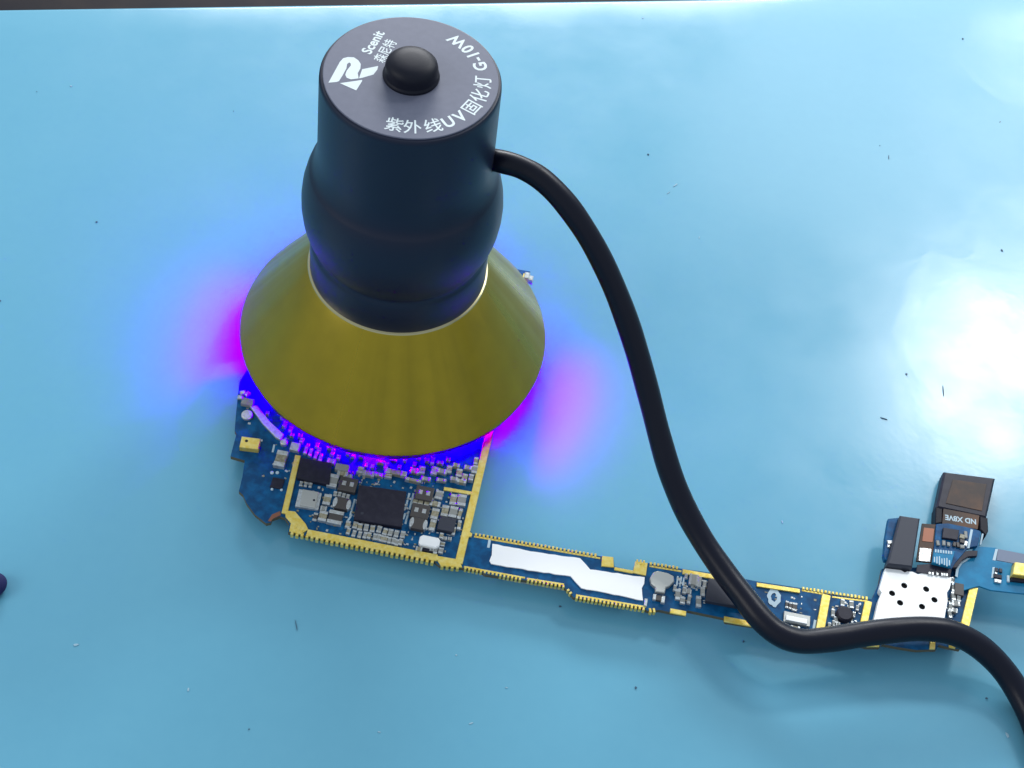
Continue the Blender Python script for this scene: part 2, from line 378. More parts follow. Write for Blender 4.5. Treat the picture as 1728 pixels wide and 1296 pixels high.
pc = (at(629, 71, PZ)); pd = at(650, 86, PZ)
lay_text([('Scenit', 2.1, (pc.x, pc.y), ang, 1.0), ('森尼特', 2.0, (pd.x, pd.y), ang, 0.84)], 'printed_brand_name', head, PZ + 0.012)
# power cord
CZ = 50.0
cord_px = [(828, 269, 50), (852, 274, 50.5), (880, 283, 50.5), (912, 301, 50), (945, 332, 48.5), (976, 372, 46), (1006, 421, 42.5), (1034, 479, 38), (1058, 541, 33), (1078, 604, 28), (1096, 670, 23),
           (1113, 736, 18.5), (1132, 800, 14.5), (1156, 858, 11.2), (1186, 912, 9.0), (1220, 962, 7.8), (1252, 1004, 7.4), (1284, 1044, 7.2), (1315, 1070, 7.0), (1352, 1082, 7.0), (1400, 1079, 7.0), (1452, 1071, 7.0),
           (1506, 1064, 7.2), (1556, 1061, 7.2), (1604, 1067, 6.8), (1648, 1088, 5.6), (1686, 1122, 4.0), (1716, 1164, 2.7), (1742, 1216, 2.1), (1762, 1275, 2.0), (1776, 1340, 2.0)]
path = [at(x, y, z) for x, y, z in cord_px]
inw = path[0] + (Vector((0, 0, path[0].z)) - path[0]).normalized() * 3.0
path = catmull([inw] + path, 8)
lc(tube('power_cord', path, lambda t: 1.70 + 0.25 * min(1, t * 1.6) + 0.025 * math.sin(t * 47) + 0.02 * math.sin(t * 113), 'cord', lamp, 28))
gd = (path[6] - path[0]).normalized(); g0 = path[0] + gd * 2.2
lc(tube('cord_grommet', [g0, g0 + gd * 1.2], 2.15, 'rubber', lamp, 28))
# ultraviolet light thrown out through the gap under the base
def uv(name, xyz, radius, watt, color, kind='POINT'):
    l = bpy.data.lights.new(name, kind); l.energy = watt; l.use_nodes = True
    # deep violet lies outside sRGB: its green component is negative, so the colour is set by number in nodes
    ln = l.node_tree; em = ln.nodes["Emission"]; cx = ln.nodes.new("ShaderNodeCombineXYZ")
    for i in range(3): cx.inputs[i].default_value = color[i]
    ln.links.new(cx.outputs[0], em.inputs["Color"]); l.shadow_soft_size = radius * S
    o = bpy.data.objects.new(name, l); col.objects.link(o); o.parent = lamp; o.location = (Vector(xyz) - Vector((0, 0, RIM_Z0))) * S
    return o
PINK, BLUE = (0.72, -0.07, 1.0), (0.02, -0.12, 1.0)
pl = at(338, 556, 0); pr = at(915, 690, 0)
for tgt, watt in ((pl, 0.16), (pr, 0.28)):          # two lensed diodes leaning outwards
    d = Vector((tgt.x, tgt.y, 0)).normalized()
    o = uv('led_beam', d * 2 + Vector((0, 0, 11.6)), 2.6, watt, PINK, 'SPOT')
    o.data.spot_size = math.radians(66); o.data.spot_blend = 1.0
    o.rotation_euler = (tgt - (d * 2 + Vector((0, 0, 11.6)))).to_track_quat('-Z', 'Y').to_euler()
for a in range(0, 360, 45):
    uv('led_light', (19 * math.cos(math.radians(a)), 19 * math.sin(math.radians(a)), 7.6), 1.2, 0.012, BLUE)
for a, c_, watt in ((-152, BLUE, 0.016), (-140, BLUE, 0.022), (-128, BLUE, 0.014), (-108, BLUE, 0.010), (-90, PINK, 0.007), (-88, BLUE, 0.010), (-68, BLUE, 0.008)):
    uv('led_light', (21.2 * math.cos(math.radians(a)), 21.2 * math.sin(math.radians(a)), 5.25), 0.3, watt, c_)

# ------------------------------------------------------------------ the circuit board
ZT, ZB = 3.4, 2.6
o0 = at(640, 860, ZT)
board = empty('circuit_board', (o0.x, o0.y, 0))
tag(board, 'long narrow blue phone circuit board with gold edges lying under the lamp', 'circuit board')
INV = Matrix.Translation(-Vector((o0.x, o0.y, 0)) * S)
def bc_(o):
    o.location = -Vector((o0.x, o0.y, 0)) * S; return o
outline = [(424, 612), (404, 645), (398, 700), (396, 727), (399, 732), (389, 770), (413, 777), (409, 805), (403, 829), (410, 835), (416, 849), (430, 868), (449, 883), (457, 882), (459, 876), (472, 871), (481, 874), (488, 884), (486, 898),
           (560, 913), (650, 931), (733, 947), (741, 954), (779, 958), (812, 964), (818, 969), (887, 979), (947, 988), (956, 994), (968, 1008), (1030, 1018), (1085, 1026), (1093, 1031), (1112, 1029), (1131, 1033), (1158, 1037), (1160, 1030), (1222, 1043),
           (1224, 1049), (1276, 1057), (1340, 1068), (1400, 1076), (1463, 1092), (1484, 1092), (1489, 1087), (1515, 1092), (1547, 1097), (1568, 1096), (1580, 1096), (1584, 1088), (1600, 1092), (1620, 1096), (1626, 1080), (1650, 990), (1640, 962),
           (1606, 955), (1488, 960), (1483, 985), (1471, 1011), (1401, 1003), (1350, 992), (1277, 981), (1210, 968), (1152, 960), (1093, 950), (1072, 948), (1068, 963), (1037, 956), (1035, 940), (1015, 939), (979, 932), (900, 918), (829, 905),
           (798, 901), (791, 893), (806, 837), (827, 754), (860, 610), (895, 458), (760, 436), (690, 480), (640, 545), (560, 590), (470, 600)]
bm = bmesh.new(); add_poly(bm, [at(x, y, ZT) for x, y in outline], ZT, ZB, 0, 0.0)
for f in bm.faces:
    f.material_index = 0
bmesh.ops.recalc_face_normals(bm, faces=bm.faces[:])
for f in bm.faces:
    if abs(f.normal.z) < 0.5: f.material_index = 1
bmesh.ops.triangulate(bm, faces=[f for f in bm.faces if len(f.verts) > 4])
base = bc_(finish('board_base', bm, ['mask', 'core'], board))
# plain metal covers on the underside carry the board clear of the mat
for q in ([(520, 780), (760, 830), (745, 920), (510, 870)], [(850, 930), (1060, 968), (1050, 1000), (850, 965)], [(1490, 985), (1600, 1000), (1590, 1070), (1480, 1060)]):
    bc_(prism('underside_cover', q, ZB - 0.005, 0.004, 'steel', board, 0.1))
ux = (at(779, 958, ZT) - at(487, 899, ZT)).normalized(); vy = Vector((-ux.y, ux.x, 0))
if vy.y < 0: vy = -vy
def add_rect(bm, c, w_, d_, z1, z0, mi=0, bevel=0.05, dx=0.0, dy=0.0, rot=0.0):
    a = ux * math.cos(rot) + vy * math.sin(rot); e = -ux * math.sin(rot) + vy * math.cos(rot)
    c = c + a * dx + e * dy
    add_poly(bm, [c + a * sx * w_ / 2 + e * sy * d_ / 2 for sx, sy in ((-1, -1), (1, -1), (1, 1), (-1, 1))], z1, z0, mi, bevel)
E_ = ZT + 0.004
def chip(px, py, w_, d_, h, material='chip', name='chip', rot=0.0):
    bm = bmesh.new(); add_rect(bm, at(px, py, ZT + h), w_, d_, ZT + h, E_, 0, min(0.06, h / 4), rot=rot)
    return bc_(finish(name, bm, material, board))
def capacitor(px, py, w_, d_, h=0.55, body='ceramic', vert=False, rot=0.0, name='capacitor'):
    """small two-terminal part: ceramic middle and two tinned ends; vert: the ends lie across the board"""
    bm = bmesh.new(); c = at(px, py, ZT + h * 0.8); L = d_ if vert else w_; T = w_ if vert else d_
    r = rot + (math.pi / 2 if vert else 0)
    add_rect(bm, c, L * 0.52, T * 0.94, ZT + h * 0.93, E_, 0, 0.03, rot=r)
    for s in (-1, 1): add_rect(bm, c, L * 0.26, T, ZT + h, E_, 1, 0.05, dx=s * L * 0.37, rot=r)
    return bc_(finish(name, bm, [body, 'tin'], board))
def strip(name, p0, p1, w_px, h, material='gold', parent=None, z0=E_, bevel=0.05):
    z1 = ZT + h; a, c = at(*p0, z1), at(*p1, z1); d = (c - a).normalized(); n = Vector((-d.y, d.x, 0)); w_ = w_px / 9.7 / 2
    bm = bmesh.new(); add_poly(bm, [a - n * w_, c - n * w_, c + n * w_, a + n * w_], z1, z0, 0, bevel)
    return bc_(finish(name, bm, material, parent or board))
def pad(px, h, material, name, z0=E_, bevel=0.03):
    return bc_(prism(name, px, ZT + h, z0, material, board, bevel))
# plated rails
HR = 0.28
strip('gold_rail', (503, 768), (480, 866), 9, HR)
pad([(481, 861), (498, 863), (516, 884), (520, 893), (508, 901), (488, 896), (491, 882), (482, 872)], HR + .03, 'gold', 'gold_corner_pad')
strip('gold_rail', (518, 898), (738, 941), 11, HR)
pad([(733, 937), (775, 944), (780, 957), (744, 954)], HR + .03, 'gold', 'gold_corner_pad')
strip('gold_rail', (774, 950), (889, 462), 12, HR + 0.05)
pad([(788, 895), (797, 900), (796, 905), (786, 906)], HR + .09, 'gold', 'gold_tab')
strip('gold_rail', (749, 824), (796, 832), 6, HR)
pad([(1016, 938), (1035, 940), (1036, 957), (1015, 955)], HR, 'gold', 'gold_tab')
strip('gold_rail', (1037, 959), (1068, 965), 5, HR - .05)
pad([(1072, 947), (1093, 950), (1090, 971), (1068, 966)], HR, 'gold', 'gold_tab')
for a, c, ww in (((1152, 964), (1211, 974), 8), ((1277, 986), (1350, 997), 7), ((1131, 1030), (1158, 1035), 8), ((1222, 1044), (1276, 1054), 9), ((1395, 1003), (1384, 1064), 13), ((1466, 1014), (1457, 1056), 11), ((1644, 990), (1622, 1084), 13)):
    strip('gold_rail', a, c, ww, HR + (0.2 if ww > 10 else 0))
for q in ([(1463, 1082), (1484, 1083), (1484, 1091), (1463, 1091)], [(1570, 1078), (1579, 1078), (1578, 1095), (1569, 1095)], [(1601, 1080), (1613, 1083), (1612, 1094), (1602, 1092)]):
    pad(q, HR, 'gold', 'gold_tab')
pad([(459, 868), (473, 862), (474, 869), (461, 875), (457, 880), (452, 879)], 0.06, 'copper', 'bare_copper_patch')
# castellated plated edges, one mesh of fine teeth for each run
def teeth(p0, p1, pitch=0.78, out=0.32, wid=0.42, top=HR, material='gold'):
    a, c = at(*p0, ZT), at(*p1, ZT); L = (c - a).length; d = (c - a).normalized(); n = Vector((-d.y, d.x, 0)); bm = bmesh.new()
    for i in range(int(L / pitch)):
        q = a + d * (i + 0.5) * pitch; j = random.uniform(0.8, 1.15)
        add_poly(bm, [q - d * wid / 2 - n * out * j, q + d * wid / 2 - n * out * j, q + d * wid / 2 + n * out * j, q - d * wid / 2 + n * out * j], ZT + top * random.uniform(.7, .9), ZB + 0.05, 0, 0.05)
    return tag(bc_(finish('plated_teeth', bm, material, board)), kind='stuff')
teeth((489, 899), (738, 950), 0.80, 0.34, 0.44)
teeth((742, 954), (778, 959), 0.8, 0.3, 0.44)
teeth((800, 902), (1013, 939), 0.62, 0.26, 0.34)
teeth((782, 959), (885, 979), 0.62, 0.22, 0.34); teeth((888, 979), (954, 991), 0.62, 0.22, 0.34); teeth((957, 994), (968, 1008), 0.6, 0.22, 0.34); teeth((970, 1008), (1092, 1029), 0.62, 0.26, 0.36)
teeth((1095, 951), (1150, 960), 0.6, 0.24, 0.34); teeth((1352, 993), (1468, 1011), 0.6, 0.26, 0.36); teeth((1094, 1031), (1112, 1030), 0.6, 0.4, 0.36)
teeth((1072, 949), (1092, 952), 0.55, 0.5, 0.26, 0.42); teeth((491, 886), (516, 897), 0.6, 0.5, 0.3, 0.45)

for a, c in (((800, 905), (1013, 942)), ((783, 956), (886, 975)), ((889, 976), (952, 986)), ((972, 1004), (1090, 1024)), ((1096, 955), (1150, 964)), ((1353, 996), (1388, 1002)), ((1404, 1007), (1460, 1014))): strip('plated_line', a, c, 3, .05)
# solder joints, vias and test dots too small to tell apart
bm = bmesh.new()
def joints(quad, n, zz=.16):
    A, B, C_, D = [at(x, y, ZT) for x, y in quad]
    for _ in range(n):
        u_, v_ = random.random(), random.random()
        c = (A * (1 - u_) + B * u_) * (1 - v_) + (D * (1 - u_) + C_ * u_) * v_
        add_rect(bm, c, random.uniform(.15, .5), random.uniform(.15, .4), ZT + random.uniform(.05, zz), E_, random.choice((0, 0, 1)), .03, rot=random.choice((0, 0, random.uniform(-.4, .4))))
joints([(505, 775), (800, 830), (772, 935), (500, 890)], 330, .25); joints([(1140, 972), (1195, 980), (1188, 1020), (1136, 1010)], 50); joints([(1402, 1012), (1452, 1018), (1448, 1060), (1396, 1054)], 40)
joints([(1600, 980), (1622, 985), (1610, 1045), (1598, 1040)], 30); joints([(410, 680), (500, 750), (495, 800), (450, 830)], 25, .08); joints([(1290, 990), (1385, 1005), (1378, 1060), (1300, 1040)], 16, .06)
tag(bc_(finish('solder_joints', bm, ['tin', 'ceramic'], board)), kind='stuff')
# --- left lobe
bm = bmesh.new(); c = at(410, 661, ZT + 0.9)
for dx, dy, hh in ((0, 0, .9), (.5, -.5, .6), (-.35, -.75, .5)): add_rect(bm, c, .9, .7, ZT + hh, E_, 0, .15, dx, dy, rot=.5 + dx)
bc_(finish('spring_contact', bm, 'tin', board))
chip(418, 677, 2.0, 1.3, .8, 'grey_cer', 'capacitor')
def post(px, py, r, h, material, name='standoff'):
    c = at(px, py, ZT + h); bm = bmesh.new()
    add_poly(bm, [c + Vector((r * math.cos(t * math.pi / 10), r * math.sin(t * math.pi / 10), 0)) for t in range(20)], ZT + h, E_, 0, min(.12, h / 3))
    return bc_(finish(name, bm, material, board))
post(417, 699, .95, .5, 'tin')
for q in ([(421, 684), (434, 684), (456, 712), (479, 733), (474, 742), (466, 738), (443, 714)],): pad(q, .5, 'tin', 'antenna_contact')
mic = pad([(408, 736), (440, 740), (436, 758), (404, 754)], 1.1, 'gold', 'microphone', bevel=.1)
c = at(416, 744, ZT + 1.1); bm = bmesh.new(); add_poly(bm, [c + Vector((.27 * math.cos(t * .628), .27 * math.sin(t * .628), 0)) for t in range(10)], ZT + 1.108, ZT + 1.0, 0, 0)
finish('sound_hole', bm, 'hole', mic)
post(479, 745, .6, .7, 'tin'); chip(498, 753, 1.5, 1.5, .8, 'tin', 'solder_block')
capacitor(474, 774, 1.8, 3.0, .9, 'ceramic', True)
chip(468, 815, 1.9, 1.9, .22, 'chip', 'via_hole_pad'); post(459, 797, .3, .2, 'silk', 'test_point'); post(468, 797, .28, .2, 'silk', 'test_point'); post(475, 826, .22, .2, 'silk', 'test_point'); post(459, 825, .22, .2, 'silk', 'test_point')  # the square dark pad stands in for a dark via hole
strip('silkscreen_line', (463, 750), (460, 763), 3, .02, 'silk')
# --- main section
pad([(507, 772), (560, 781), (556, 818), (501, 806)], .8, 'chip', 'chip')
for i, (x, y) in enumerate([(516, 759), (524, 763), (533, 768), (541, 772)]): capacitor(x, y, .5, 1.5, .6, 'grey_cer', True)
capacitor(559, 778, 1.3, .9, .8, 'grey_cer')
pad([(567, 781), (590, 785), (587, 795), (565, 791)], 1.0, 'grey_cer', 'capacitor'); capacitor(578, 799, 1.7, .8, .7)
capacitor(562, 811, 1.6, 2.4, .7, 'grey_cer', True)
def twin(px, py):
    o = chip(px, py, 2.9, 2.6, .8, 'dark_cer', 'inductor'); o.modifiers.new('b', 'BEVEL').width = .0005; o.modifiers['b'].segments = 3
    bm = bmesh.new(); c = at(px, py, ZT + .8)
    for s in (-1, 1): add_rect(bm, c, .62, .8, ZT + .86, ZT + .5, 0, .05, dx=s * .62, dy=.1)
    finish('terminal', bm, 'tin', o); return o
for x, y in ((587, 817), (716, 832), (709, 862)): twin(x, y)
capacitor(587, 803, 1.4, .7, .6, 'grey_cer'); capacitor(719, 808, 1.5, .7, .7, 'grey_cer')
osc = pad([(505, 825), (543, 832), (537, 860), (498, 854)], .55, 'tin', 'oscillator')
lid = bc_(prism('oscillator_lid', [(511, 825), (538, 830), (532, 857), (506, 852)], ZT + .85, ZT + .54, 'steel', board, .08))
lid.parent = osc; lid.location = (0, 0, 0)
bm = bmesh.new(); c = at(530, 844, ZT + .85); add_poly(bm, [c + Vector((.2 * math.cos(t * .785), .2 * math.sin(t * .785), 0)) for t in range(8)], ZT + .858, ZT + .8, 0, 0); finish('orientation_dot', bm, 'chip', osc)
for x in (508, 516, 524): capacitor(x, 816 + (x - 508) * .15, .5, .9, .3, 'grey_cer', True)
capacitor(552, 843, 1.2, 1.9, .65, 'ceramic', True); capacitor(545, 871, 1.3, 1.8, .7, 'ceramic', True); capacitor(546, 858, 1.0, .9, .5, 'grey_cer'); capacitor(532, 872, .7, 1.5, .25, 'dark_cer', True)
def oval_inductor(px, py, w_=2.7, d_=2.1):
    o = chip(px, py, w_ * .75, d_, .85, 'dark_cer', 'inductor')
    for s in (-1, 1):
        c = at(px, py, ZT + .8); c = c + ux * s * w_ * .40; bm = bmesh.new()
        pts = [c + ux * .36 * math.cos(t * math.pi / 7) + vy * d_ * .44 * math.sin(t * math.pi / 7) for t in range(14)]
        add_poly(bm, pts, ZT + .92, E_, 0, .1); finish('terminal', bm, 'tin', o)
    return o
oval_inductor(577, 849); oval_inductor(706, 883, 2.7, 2.1)
capacitor(566, 873, 2.3, 2.4, .8, 'dark_cer', True)
for x, y in ((573, 834), (580, 836), (587, 838), (566, 833)): capacitor(x, y, .55, .9, .4, 'grey_cer', True)
strip('silkscreen_line', (599, 842), (591, 870), 3, .03, 'silk'); strip('silkscreen_line', (594, 868), (586, 880), 3, .03, 'silk')
big = pad([(606, 818), (686, 829), (678, 889), (597, 876)], .95, 'chip', 'processor_chip', bevel=.08)
bm = bmesh.new(); c = at(611, 866, ZT + .95); add_poly(bm, [c + Vector((.25 * math.cos(t * .628), .25 * math.sin(t * .628), 0)) for t in range(10)], ZT + .956, ZT + .9, 0, 0); finish('orientation_dot', bm, 'chip_grey', big)
for x, y in [(599.4, 886), (607.5, 889), (618, 890), (628.6, 892), (640, 893), (650, 897), (659, 898.5), (669, 900.5), (679.7, 902), (587, 885)]: capacitor(x, y, .75, 1.25, .5, random.choice(('ceramic', 'grey_cer')), True, random.uniform(-.08, .08))
for x, y in [(588, 896), (597.4, 900), (607, 902), (616, 903), (623, 903.5), (632.7, 905.5), (639, 906.5), (645, 908.5), (650.5, 909.5), (657, 911.6), (664, 912.6), (669.5, 915), (676, 914.5)]: capacitor(x, y, .6, 1.15, .45, random.choice(('ceramic', 'grey_cer', 'grey_cer')), True, random.uniform(-.1, .1))
for a, c in (((691, 832), (684, 858)), ((698, 832), (691, 860)), ((690, 862), (684, 884)), ((684, 866), (680, 876))): strip('silkscreen_line', a, c, 3, .03, 'silk')
for x, y in ((701, 845), (710, 847), (720, 849)): capacitor(x, y, .8, 1.2, .5, 'ceramic', True)
for x, y, w_, d_, v in ((741, 835, 1.3, 1.6, True), (734, 850, 1.8, .95, False), (734, 867, 1.2, 2.0, True), (751, 862, 1.15, 2.1, True), (765, 864, 1.3, 2.1, True), (765, 843, 1.1, 2.0, True), (779, 844, 1.45, 2.1, True), (776, 867, .6, 2.0, True), (775, 886, .6, 1.7, True),
        (730, 886, 1.0, 2.0, True), (745, 904, .6, 1.0, True), (750, 908, .8, .6, False), (766, 896, .5, 1.5, True), (759, 909, .6, .6, False), (707, 926, 1.0, .7, False), (735, 929, .6, 1.1, True), (744, 929, .8, 1.0, True), (729, 927, .7, .6, False), (747, 918, .7, .8, True)):
    capacitor(x, y, w_, d_, random.uniform(.45, .65), random.choice(('ceramic', 'grey_cer')), v, random.uniform(-.05, .05))
chip(754, 884, 2.7, 2.5, .8, 'chip_grey', 'chip'); chip(724, 927, 2.0, .9, .3, 'chip', 'chip')
q = at(725, 913, ZT + 1.0); bm = bmesh.new()
add_poly(bm, [q + ux * x + vy * y for x, y in ((-1.2, -.95), (1.2, -.95), (1.65, -.5), (1.65, .5), (1.2, .95), (-1.2, .95), (-1.65, .5), (-1.65, -.5))], ZT + 1.0, E_, 0, .15)
bc_(finish('crystal', bm, 'can', board))
# under the front of the lamp's rim
for x, y, w_, d_, v in ((622, 799, 1.9, 1.0, False), (640, 801, 1.4, .7, False), (668, 797, 3.6, .9, False), (655, 803, 1.2, .7, True), (700, 794, 1.5, 1.0, False), (712, 793, 1.0, 1.4, True), (733, 794, 1.0, 1.5, True), (746, 795, 1.6, .9, False), (758, 792, .9, 1.4, True),
        (775, 798, 1.0, 1.5, True), (784, 806, .9, 1.4, True), (801, 792, .9, 1.5, True), (790, 789, 1.3, .8, False), (779, 812, 1.5, .7, False), (795, 806, .8, 1.2, True), (766, 808, 1.2, .7, False), (803, 778, .7, 1.4, True), (770, 785, 1.1, .7, False), (608, 793, 1.0, 1.2, True), (745, 810, 1.6, .6, False), (697, 810, 2.6, .5, False)):
    capacitor(x, y, w_, d_, random.uniform(.6, .9), random.choice(('ceramic', 'grey_cer')), v, random.uniform(-.06, .06))
for k_ in range(30):
    a = math.radians(-131 + k_ * 2.45 + random.uniform(-.5, .5)); rr = random.choice((24.7, 25.6, 26.3)) + random.uniform(-.2, .2)
    bm = bmesh.new(); c = Vector((rr * math.cos(a), rr * math.sin(a), 0)); hh = random.uniform(.4, .8); w_ = random.uniform(.5, 1.3); ro_ = random.choice((0, math.pi / 2))
    add_rect(bm, c, w_ * .5, .55, ZT + hh * .92, E_, 0, .03, rot=ro_)
    for s_ in (-1, 1): add_rect(bm, c, w_ * .28, .62, ZT + hh, E_, 1, .04, dx=s_ * w_ * .38, rot=ro_)
    bc_(finish('capacitor', bm, [random.choice(('ceramic', 'grey_cer')), 'tin'], board))
# the rim rests on three tall parts
pad([(600, 690), (650, 696), (646, 726), (596, 720)], RIM_Z0 - ZT - .003, 'chip', 'chip'); pad([(462, 668), (486, 672), (484, 696), (470, 690)], RIM_Z0 - ZT - .003, 'can', 'shield_can'); pad([(800, 470), (882, 470), (872, 510), (794, 505)], RIM_Z0 - ZT - .003, 'can', 'shield_can')
bm = bmesh.new(); add_rect(bm, at(889, 466, ZT + 1.6), .9, 1.5, ZT + 1.9, E_, 0, .12); add_rect(bm, at(893, 470, ZT + .8), .8, 1.2, ZT + 1.1, E_, 0, .12, dx=.3); bc_(finish('corner_contact', bm, 'tin', board))

# --- narrow strip
def ragged(pts, step, amp):
    out = []
    for i in range(len(pts)):
        a, c = Vector(pts[i]), Vector(pts[(i + 1) % len(pts)]); n = max(1, int((c - a).length / step))
        for k_ in range(n):
            p = a.lerp(c, k_ / n); out.append((p.x + (random.uniform(-amp, amp) if k_ else 0), p.y + (random.uniform(-amp, amp) if k_ else 0)))
    return out
lab = ragged([(831, 917.5), (885, 928), (937, 936), (979, 942), (996, 961), (1088, 974), (1087, 985), (1083, 992), (1085, 1013), (1035, 1003), (981, 992), (963, 972), (900, 963), (829, 951), (826, 946), (830, 936)], 9, .8)
bm = bmesh.new(); add_poly(bm, [at(x, y, ZT + .22) for x, y in lab], ZT + .22, E_, 0, 0); bmesh.ops.triangulate(bm, faces=[f for f in bm.faces if len(f.verts) > 4]); bc_(finish('paper_label', bm, 'label', board))
strip('silkscreen_line', (827, 908), (824, 924), 4, .04, 'silk')
ct = [(1102, 966), (1110, 963), (1128, 967), (1137, 972), (1138, 981), (1131, 988), (1124, 991), (1122, 1000), (1106, 998), (1106, 990), (1099, 984), (1097, 975)]
pad(ct, .75, 'steel', 'spring_contact', bevel=.12)
capacitor(1112, 1009, 1.9, 1.0, .5, 'dark_cer'); chip(1119, 1012, .6, 1.0, .6, 'tin', 'solder_block'); chip(1090, 1016, .5, 1.3, .4, 'tin', 'solder_block')
capacitor(1171, 978, 1.5, 2.0, .6, 'grey_cer'); chip(1181, 981, .55, 1.9, .7, 'tin', 'solder_block')
for x, y, w_, d_, v in ((1144, 1003, .8, 1.9, True), (1155, 996, .6, 1.2, True), (1152, 1013, .8, 1.2, True), (1163, 1011, .55, 1.6, True), (1179, 1015, .8, 1.9, True), (1139, 992, .5, 1.1, True), (1186, 998, .7, 1.6, True), (1162, 998, .9, .8, False), (1189, 985, .6, 1.2, True), (1158, 972, .5, .9, True)):
    capacitor(x, y, w_, d_, random.uniform(.45, .6), 'grey_cer', v, random.uniform(-.1, .1))
for a, c in (((1144, 972), (1142, 988)), ((1150, 973), (1147, 990)), ((1155, 974), (1152, 988))): strip('silkscreen_line', a, c, 2.5, .03, 'silk')
pad([(1196, 975), (1268, 987), (1262, 1026), (1191, 1013)], .9, 'chip_grey', 'chip', bevel=.1)
q = at(1306, 1008, ZT + .05); bm = bmesh.new()
ro = [q + Vector(((1.05 + .12 * math.sin(t * 2.1)) * math.cos(t * math.pi / 10), (1.7 + .15 * math.sin(t * 1.7)) * math.sin(t * math.pi / 10), 0)) for t in range(20)]
ri = [q + (p - q) * .45 for p in ro]
for i in range(20):
    j = (i + 1) % 20
    va = [bm.verts.new((p.x, p.y, z)) for p, z in ((ro[i], E_), (ro[j], E_), (ro[j], ZT + .1), (ro[i], ZT + .1))]; bm.faces.new(va)
    vb = [bm.verts.new((p.x, p.y, ZT + .1)) for p in (ro[i], ro[j], ri[j], ri[i])]; bm.faces.new(vb)
    vc = [bm.verts.new((p.x, p.y, z)) for p, z in ((ri[i], E_), (ri[j], E_), (ri[j], ZT + .1), (ri[i], ZT + .1))]; bm.faces.new(vc)
bmesh.ops.remove_doubles(bm, verts=bm.verts[:], dist=1e-4); bc_(finish('screw_pad', bm, 'silk', board))
for x, y, w_, d_ in ((1328, 1020, .5, 1.3), (1334, 1022, .5, 1.3), (1341, 1024, .8, 1.5)): capacitor(x, y, w_, d_, .3, 'dark_cer', True)
cn = chip(1345, 1044, 4.2, 1.9, .5, 'steel', 'connector'); bm = bmesh.new(); add_rect(bm, at(1344, 1046, ZT + .6), 3.4, .9, ZT + .75, ZT + .3, 0, .06); finish('connector_insert', bm, 'can', cn)
capacitor(1342, 1060, 1.5, .8, .5); strip('silkscreen_line', (1376, 1046), (1373, 1062), 4, .05, 'silk')
c = at(1426, 1035, ZT + .9); bm = bmesh.new(); add_poly(bm, [c + Vector((1.35 * math.cos(t * math.pi / 12), 1.35 * math.sin(t * math.pi / 12), 0)) for t in range(24)], ZT + 1.0, E_, 0, .25); bc_(finish('round_component', bm, 'chip', board))
for x, y, w_, d_, v in ((1422, 1017, .65, 1.3, True), (1437, 1020, .7, 1.4, True), (1441, 1037, .5, 1.0, True), (1411, 1046, .6, 1.2, True), (1414, 1053, .7, .7, False), (1406, 1034, .6, 1.4, True), (1400, 1056, .5, 1.2, True), (1447, 1026, .5, 1.0, True), (1407, 1052, .4, 1.1, True)):
    capacitor(x, y, w_, d_, .5, 'grey_cer', v, random.uniform(-.15, .15))

# --- shield can with six round holes
def can_with_holes(px, holes, z1, z0):
    pts = [at(x, y, z1) for x, y in px]; bm = bmesh.new(); edges = []
    vs = [bm.verts.new((p.x, p.y, z1)) for p in pts]
    edges += [bm.edges.new((vs[i], vs[(i + 1) % len(vs)])) for i in range(len(vs))]
    hl = []
    for hx, hy in holes:
        c = at(hx, hy, z1); hv = [bm.verts.new((c.x + .52 * math.cos(t * math.pi / 8), c.y + .52 * math.sin(t * math.pi / 8), z1)) for t in range(16)]
        edges += [bm.edges.new((hv[i], hv[(i + 1) % 16])) for i in range(16)]; hl.append(hv)
    bmesh.ops.triangle_fill(bm, use_beauty=True, use_dissolve=False, edges=edges)
    for loop, dz in [(vs, z0)] + [(h, z1 - .18) for h in hl]:
        low = [bm.verts.new((v.co.x, v.co.y, dz)) for v in loop]
        for i in range(len(loop)): bm.faces.new((loop[i], loop[(i + 1) % len(loop)], low[(i + 1) % len(loop)], low[i]))
    return bc_(finish('shield_can', bm, 'can', board))
can_px = [(1494, 959), (1520, 962), (1527, 966), (1531, 964), (1540, 965), (1549, 969), (1556, 967), (1606, 974), (1603, 992), (1598, 1000), (1599, 1014), (1594, 1042), (1590, 1060), (1472, 1056), (1477, 1038), (1483, 1012), (1488, 1000), (1484, 994)]
can = can_with_holes(can_px, [(1526, 988), (1563, 994), (1505.5, 1001), (1577, 1012), (1519, 1017), (1556, 1023.5)], ZT + 1.3, E_)
bm = bmesh.new(); cc = [at(x, y, ZT + .8) for x, y in ((1498, 972), (1600, 985), (1588, 1040), (1482, 1034))]; add_poly(bm, cc, ZT + .8, ZT + .05, 0, 0); finish('dark_interior', bm, 'hole', can)
for x, y, w_, d_, v in ((1612, 992, 1.2, 1.6, True), (1609, 1006, .7, 1.6, True), (1613, 1018, 1.3, 1.0, False), (1604, 1024, .6, 1.6, True), (1603, 1036, .6, 1.5, True), (1611, 1030, .9, .8, False), (1609, 980, .8, 1.2, True), (1618, 1010, .6, 1.2, True)):
    capacitor(x, y, w_, d_, .6, 'grey_cer', v, random.uniform(-.2, .2))
chip(1619, 994, 1.5, 2.2, .8, 'dark_cer', 'capacitor')
